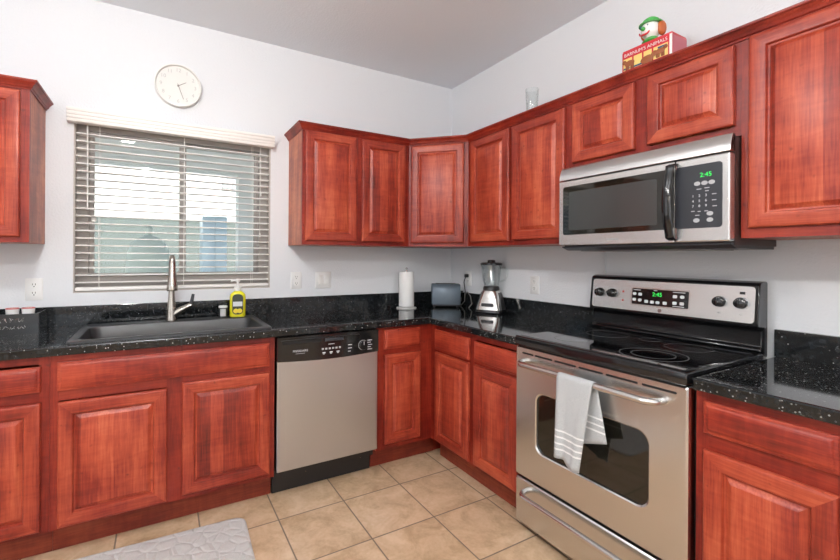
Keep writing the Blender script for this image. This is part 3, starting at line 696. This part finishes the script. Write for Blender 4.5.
# towel over the oven handle (world frame)
def towel():
    t = thing('hand_towel', 'light grey hand towel with white stripes hanging over the oven door handle', 'towel', (-.705, -1.74, .806))
    b = MB(); rows = []
    nw = 15
    yoff = .006
    def ripple(u, v): return .006 * math.sin(u * 9 + 1) * v + .003 * math.sin(u * 17)* v
    prof = []     # (dx outwards is -x, z, v, side)
    for k in range(17): prof.append(('f', 1 - k / 16))
    for k in range(1, 8): prof.append(('a', k / 8))
    for k in range(13): prof.append(('b', k / 12))
    for kind, s in prof:
        row = []
        for i in range(nw):
            u = i / (nw - 1)
            if kind == 'f':
                v = s; wv = .158 - .050 * v; y0 = .062
                z = -.004 - v * (.322 + (.022 * min(1, max(0, (u - .35) * 4)))); x = -.0165 - ripple(u, v) - .008 * v
                y = y0 - u * wv + .0 * v
            elif kind == 'a':
                a = PI * s; x = -.0165 * math.cos(a); z = -.004 + .0185 * math.sin(a); y = .062 - u * .158
            else:
                v = s; x = .0165 + .002 * v + .001 * math.sin(u * 12) * v; z = -.004 - v * (.205 + .06 * (1 - u)); y = .062 - u * .158 - v * (.028 + .012 * u)
            row.append(b.bm.verts.new((x, y, z)))
        rows.append(row)
    def stripe(kind, s):
        return any(abs(s - q) < .026 for q in ((.66, .75, .84) if kind == 'f' else (.62, .74, .86)))
    for r in range(len(rows) - 1):
        kd, s = prof[r]; kd2, s2 = prof[r + 1]
        for i in range(nw - 1):
            f = b.bm.faces.new((rows[r][i], rows[r][i+1], rows[r+1][i+1], rows[r+1][i]))
    m = mat('grey_terry', (.50, .52, .535), .95, spec=.1); g = NG(m)
    tc = g.n('TexCoord'); sp_ = g.n('SeparateXYZ'); g.l(tc.outputs['Object'], sp_.inputs[0]); z = sp_.outputs[2]
    st = None
    for q in (.214, .240, .266, .289):
        k = g.math('LESS_THAN', g.math('ABSOLUTE', g.math('ADD', z, q)), .0035); 
        front = g.math('LESS_THAN', sp_.outputs[0], 0.0); k = g.math('MULTIPLY', k, front); st = k if st is None else g.math('MAXIMUM', st, k)
    for q in (.125, .150, .174):
        k = g.math('LESS_THAN', g.math('ABSOLUTE', g.math('ADD', z, q)), .0035)
        back = g.math('GREATER_THAN', sp_.outputs[0], 0.0); st = g.math('MAXIMUM', st, g.math('MULTIPLY', k, back))
    n = g.n('TexNoise', i_Scale=420.0, i_Detail=2.0); g.l(tc.outputs['Object'], n.inputs['Vector'])
    g.l(g.mix(st, g.ramp(n.outputs[0], [(.35, (.40, .42, .435)), (.65, (.56, .58, .59))]), (.80, .81, .81)), g.b.inputs['Base Color'])
    g.bump(n.outputs[0], .5, .003)
    b.build('cloth', m, t, angle=80, solid=.004)
towel()

# ------------------------------------------------------------------ microwave
mw = thing('microwave', 'stainless over-the-range microwave with black door window above the range', 'microwave', (0, -1.4135, 1.330), -PI / 2)
MW = .725
b = MB(); b.box(.004, MW - .002, -.352, -.003, .012, .403); b.build('case', mat('brown_black_case', (.035, .020, .018), .35), mw, smooth=False)
b = MB(); b.prism([(-.02, 0), (-.33, 0), (-.372, .014), (-.372, .020), (-.02, .020)], 'x', .006, MW - .004); b.build('underside', CHAR, mw, smooth=False)
b = MB(); b.box(.06, .62, -.30, -.10, -.004, -.0002); b.build('grease_filter', mat('filter_grey', (.25, .25, .25), .4, 1), mw, smooth=False)
b = MB(); b.prism([(-.353, .024), (-.392, .024), (-.392, .341), (-.353, .341)], 'x', .0, .542); dr = b.build('door', STEEL, mw, smooth=False, bevel=.004)
b = MB(); b.prism([(-.353, .024), (-.392, .024), (-.392, .341), (-.353, .341)], 'x', .544, MW); b.build('control_fascia', STEEL, mw, smooth=False, bevel=.006)
b = MB(); b.prism([(-.353, .345), (-.392, .345), (-.390, .368), (-.382, .394), (-.370, .412), (-.353, .412)], 'x', 0, MW); b.build('top_vent', STEEL, mw, angle=60, bevel=.003)
b = MB(); b.loft([[(x, y, z) for x, z in rrect(.026, .541, .076, .313, .012, 5)] for y in (-.3921, -.3935)]); b.build('door_glass', BLACK_GLASS, mw)
MESHG = mat('door_screen', (.045, .048, .048), .16, spec=.6)
b = MB(); b.loft([[(x, y, z) for x, z in rrect(.060, .478, .098, .285, .006, 4)] for y in (-.3936, -.3942)]); b.build('door_screen', MESHG, mw)
hp = [(.538, -.392, .032), (.538, -.418, .042)] + [(.538, -.392 - .052 * math.sin(PI * (.17 + .66 * k / 8)), .050 + .262 * k / 8) for k in range(9)] + [(.538, -.418, .322), (.538, -.392, .332)]
b = MB()
loops = []
for k, (x, y, z) in enumerate(hp):
    hw = .0165
    loops.append([(x - hw, y, z), (x - hw * .6, y - .010, z), (x + hw * .6, y - .010, z), (x + hw, y, z), (x + hw * .6, y + .010, z), (x - hw * .6, y + .010, z)])
b.loft(loops); b.build('handle', BLACK_GLOSS, mw, angle=60)
b = MB(); b.loft([[(x, y, z) for x, z in rrect(.546, .702, .076, .313, .012, 5)] for y in (-.3921, -.3935)]); b.build('keypad', CHAR, mw)
text('2:45', .023, GREEN_LED, mw, (.650, -.3940, .272), 'clock_digits')
for x in (.622, .646, .669):
    b = MB(); b.lathe([(.0105, 0), (.0105, -.001)], (x, -.3936, .242), 18, ax='y', sy=.75); b.build('keypad_button', GREYTXT, mw)
for x, z in ((.664, .128), (.664, .105), (.620, .105)):
    b = MB(); b.lathe([(.0105, 0), (.0105, -.001)], (x, -.3936, z), 18, ax='y', sy=.75); b.build('keypad_button', GREYTXT, mw)
for r, row in enumerate(('123', '456', '789')):
    for c_, ch in enumerate(row): text(ch, .013, PALE, mw, (.608 + c_ * .0215, -.3938, .196 - r * .019), 'keypad_digit')
b = MB()
for x0, x1, z in ((.620, .636, .221), (.646, .662, .223), (.648, .660, .212), (.670, .684, .198), (.670, .684, .176), (.672, .686, .154), (.602, .614, .140), (.624, .634, .138), (.646, .658, .138), (.616, .630, .124)): b.box(x0, x1, -.3940, -.3936, z - .0016, z + .0016)
b.build('print_marks', GREYTXT, mw, smooth=False)
text('FRIGIDAIRE', .0105, GREYTXT, mw, (.285, -.3925, .046), 'brand_lettering')

# ------------------------------------------------------------------ wall clock
ck = thing('wall_clock', 'round white wall clock with thin grey hands above the window', 'clock', (-2.054, -.0005, 2.312))
R = .127
b = MB(); b.lathe([(R - .004, 0), (R, -.004), (R, -.034), (R - .002, -.038), (R - .006, -.038), (R - .009, -.034), (R - .010, -.024)], n=64, ax='y', cap1=False); b.build('rim', mat('clock_rim_white', (.78, .77, .74), .35), ck)
b = MB(); b.lathe([(R - .011, -.012), (R - .011, -.0235)], n=64, ax='y'); b.build('face', mat('clock_face_white', (.74, .73, .70), .5), ck)
NUMM = mat('clock_numeral_grey', (.50, .50, .49), .6)
for k in range(1, 13):
    a = PI / 2 - 2 * PI * k / 12; text(str(k), .030, NUMM, ck, (.092 * math.cos(a), -.0240, .092 * math.sin(a)), 'numeral')
HANDM = mat('clock_hand_grey', (.24, .22, .20), .5)
for nm, deg, ln, wd, yy in (('hour_hand', 58, .050, .0042, -.0255), ('minute_hand', 160, .082, .0032, -.0268)):
    a = PI / 2 - math.radians(deg); d = Vector((math.cos(a), 0, math.sin(a))); p = Vector((-d.z, 0, d.x))
    b = MB(); b.loft([[tuple(d * t * ln + p * s * wd * .5 + Vector((0, yy + o, 0))) for t, s in ((-.15, -1), (1, -.7), (1, .7), (-.15, 1))] for o in (0, -.0008)]); b.build(nm, HANDM, ck, smooth=False)
b = MB(); b.lathe([(.005, -.0236), (.005, -.0285)], n=18, ax='y'); b.build('hub', HANDM, ck)

# ------------------------------------------------------------------ on top of the wall cabinets
CT = ZUT + .0005
RED = mat('jar_red', (.58, .03, .045), .3); CREAM = mat('jar_cream_yellow', (.80, .62, .20), .35); BROWN = mat('jar_brown', (.30, .09, .03), .4)
GREENM = mat('jar_green', (.06, .36, .07), .35); WHT = mat('jar_white', (.82, .81, .79), .25); HAIR = mat('jar_hair_orange', (.50, .12, .03), .45); PINKB = mat('jar_pink_side', (.55, .13, .17), .35); NAVY = mat('jar_blue', (.03, .10, .20), .4)
jr = thing('cookie_jar', 'red box-shaped animal cookie jar with a clown head on top, above the microwave', 'cookie jar', (-.258, -1.785, CT), -PI / 2)
JH = .145
b = MB(); b.box(-.108, .108, -.035, .080, 0, JH, bev=.003); b.build('jar_body', RED, jr)
b = MB(); b.box(-.100, .092, -.0368, -.0355, .008, JH - .034); b.build('wagon_panel', CREAM, jr, smooth=False)
b = MB()
for x in (-.056, -.012, .030): b.box(x - .003, x + .003, -.0385, -.0369, .008, JH - .034)
b.box(-.100, .092, -.0385, -.0369, .052, .058); b.build('cage_bars', RED, jr, smooth=False)
b = MB(); b.box(.098, .1085, -.0368, -.0355, .003, JH - .004); b.build('corner_stripe', WHT, jr, smooth=False)
b = MB(); b.box(.1082, .1090, -.030, .076, .006, JH - .008); b.build('end_panel', PINKB, jr, smooth=False)
def animal(x, z, s, m, flip=1):
    b = MB(); y = -.040
    b.sphere((x, y, z), .017 * s, 0, (1.35, .16, .8), 14, 8); b.sphere((x + flip * .024 * s, y, z + .010 * s), .0095 * s, 0, (1.1, .2, 1), 12, 8)
    for dx in (-.014, -.006, .008, .016): b.box(x + dx * s - .003 * s, x + dx * s + .003 * s, y - .002, y + .002, z - .027 * s, z - .006 * s)
    b.build('animal_figure', m, jr)
animal(-.070, .085, 1.0, BROWN, -1); animal(.008, .072, 1.25, BROWN); animal(.062, .085, .9, BROWN); animal(-.025, .030, .9, NAVY, -1)
for x0, x1, z0 in ((-.06, .01, .060), (.052, .088, .098), (-.098, -.07, .062)):
    b = MB(); b.box(x0, x1, -.0392, -.0387, z0, z0 + .007); b.build('blue_band', NAVY, jr, smooth=False)
text("BARNUM'S ANIMALS", .0205, WHT, jr, (-.004, -.0360, JH - .018), 'lettering')
b = MB(); b.box(-.106, .106, -.033, .078, JH + .0002, JH + .006, bev=.002); b.build('lid', RED, jr)
cz = JH + .062
b = MB(); b.lathe([(.030, JH + .0062), (.036, JH + .012), (.026, JH + .024), (.020, JH + .030)], (.005, -.005, 0), 24); b.build('ruffled_collar', GREENM, jr)
b = MB(); b.sphere((.005, -.008, cz), .040, 0, (.92, 1.0, 1.05)); hd = b.build('clown_head', WHT, jr)
for xx, rr_ in ((.043, .025), (-.032, .020)):
    b = MB(); b.sphere((xx, .008, cz - .002), rr_, 0, (.62, 1.0, 1.25)); b.build('clown_hair', HAIR, hd)
b = MB(); b.lathe([(.046, cz + .022), (.046, cz + .027), (.034, cz + .029), (.031, cz + .042), (.020, cz + .051), (.004, cz + .053)], (.005, -.008, 0), 28); b.build('clown_hat', GREENM, hd)
b = MB(); b.sphere((-.004, -.051, cz - .002), .009); b.build('clown_nose', GREENM, hd)
b = MB(); b.tube([(-.004 + .022 * math.cos(a), -.050 + .010 * abs(math.cos(a)) , cz - .010 + .018 * math.sin(a)) for a in [PI + PI * k / 10 for k in range(11)]], [.002 + .0028 * math.sin(PI * k / 10) for k in range(11)], 8); b.build('clown_mouth', RED, hd)
b = MB()
for xx in (-.017, .012): b.sphere((xx, -.0445, cz + .010), .0042, 0, (.8, .5, 1.3), 10, 8)
b.build('clown_eye', NAVY, hd)
gl = thing('drinking_glass', 'clear tall drinking glass standing on top of the wall cabinet', 'glass', (-.185, -1.045, CT))
b = MB(); b.lathe([(.028, 0), (.030, .004), (.039, .222), (.0370, .222), (.0285, .014), (.002, .012)], n=36); b.build('tumbler', GLASSWARE, gl)

# ------------------------------------------------------------------ rug
def rug_m():
    m = mat('grey_memory_foam', (.50, .49, .47), .95, spec=.1); g = NG(m); tc = g.n('TexCoord')
    v = g.n('TexVoronoi', i_Scale=17.0, feature='DISTANCE_TO_EDGE'); g.l(tc.outputs['Object'], v.inputs['Vector'])
    h = g.ramp(v.outputs['Distance'], [(0, (0, 0, 0)), (.16, (.85, .85, .85)), (.4, (1, 1, 1))])
    n = g.n('TexNoise', i_Scale=300.0); g.l(tc.outputs['Object'], n.inputs['Vector'])
    g.l(g.ramp(n.outputs[0], [(.3, (.52, .515, .50)), (.7, (.64, .635, .62))]), g.b.inputs['Base Color'])
    g.bump(g.math('ADD', h, g.math('MULTIPLY', n.outputs[0], .12)), .55, .006)
    return m
rg_ = MB(); 
rg_.loft([[(x, y, z) for x, y in rrect(-.42 + i, .42 - i, -.27 + i, .27 - i, .05, 6)] for i, z in ((.004, .0006), (0, .004), (0, .010), (.004, .014), (.014, .016))])
ro = rg_.build('kitchen_mat', rug_m(), loc=(-2.205, -.945, 0)); ro.rotation_euler.z = -.04
tag(ro, 'grey cushioned kitchen mat with rounded corners lying in front of the sink', 'mat')

# ------------------------------------------------------------------ outside the window
STUCCO = mat('white_stucco', (.85, .85, .83), .9); CONC = mat('patio_concrete', (.68, .67, .66), .9); BLOCK = mat('block_wall_grey', (.12, .14, .13), .95)
b = MB(); b.box(-14, 12, .16, 30, -.12, -.06); o = b.build('ground', CONC, smooth=False); struct(o)
b = MB(); b.box(-8, 6, 6.0, 6.2, -.06, 1.98, bev=.01); o = b.build('garden_wall', BLOCK, smooth=False); tag(o, 'grey block garden wall across the yard beyond the patio', 'wall')
po = thing('patio_cover', 'pale patio cover with beam and post outside the window', 'patio cover', (0, 0, -.06))
TEAL = mat('pale_patio_paint', (.88, .87, .84), .8)
b = MB(); b.box(-6, 2.5, .17, 3.1, 2.78, 2.86); b.build('roof', TEAL, po, smooth=False)
b = MB(); b.box(-6, 2.5, 2.95, 3.1, 2.42, 2.78); b.build('beam', TEAL, po, smooth=False)
for k in range(3):
    b = MB(); b.box(-6, 2.5, .9 + k * .7, .99 + k * .7, 2.66, 2.78); b.build('rafter', TEAL, po, smooth=False)
b = MB(); b.box(-1.25, -.98, 2.92, 3.12, 0, 2.42); b.build('post', TEAL, po, smooth=False)
hs = thing('neighbour_house', 'white stucco neighbouring house beyond the garden wall', 'house', (0, 9, -.06))
b = MB(); b.box(-10, 6, 0, 4, 0, 5.6); b.build('wall', STUCCO, hs, smooth=False)
b = MB(); b.box(-10.4, 6.4, -.4, 4.4, 5.6, 5.8); b.build('roof', mat('roof_tan', (.45, .36, .28), .9), hs, smooth=False)
b = MB(); b.box(-.72, -.33, -.03, -.002, 3.12, 3.56); wn_ = b.build('window', mat('far_window', (.45, .48, .5), .2), hs, smooth=False)
b = MB()
for x in (-.72, -.60, -.47, -.36): b.box(x, x + .03, -.05, -.031, 3.12, 3.56)
b.box(-.72, -.33, -.05, -.031, 3.12, 3.15); b.build('window_bars', mat('far_bars', (.3, .3, .3), .6), wn_, smooth=False)
COVER = mat('sage_cover_fabric', (.60, .66, .58), .85)
gr = thing('covered_grill', 'sage green covered grill standing on the patio outside the window', 'grill', (-2.27, 3.6, -.06)); gr.scale = (.80, .85, .99)
b = MB(); b.loft([[(a * math.cos(t) * (1 + .03 * math.sin(7 * t)), c * math.sin(t), z) for t in [2 * PI * k / 36 for k in range(36)]] for a, c, z in ((.36, .30, 0), (.35, .29, .5), (.33, .27, 1.20), (.31, .25, 1.40), (.26, .20, 1.52), (.17, .13, 1.60), (.05, .05, 1.64))]); b.build('cover', COVER, gr, angle=60)
b = MB(); b.lathe([(.05, 1.62), (.055, 1.70), (.06, 1.74), (.03, 1.76)], n=20); b.build('cap', COVER, gr)
BLU = mat('pale_blue_panel', (.60, .76, .88), .3)
pc = thing('storage_cabinet', 'pale blue storage cabinet on the patio outside the right window pane', 'cabinet', (-1.585, 2.35, -.06)); pc.scale = (.80, 1, .965)
b = MB(); b.box(-.19, .13, -.16, .20, .05, 1.86, bev=.01); b.build('body', BLU, pc)
for x0, x1 in ((-.186, -.032), (-.028, .126)):
    b = MB(); b.box(x0, x1, -.178, -.161, .07, 1.84, bev=.004); b.build('door', BLU, pc)
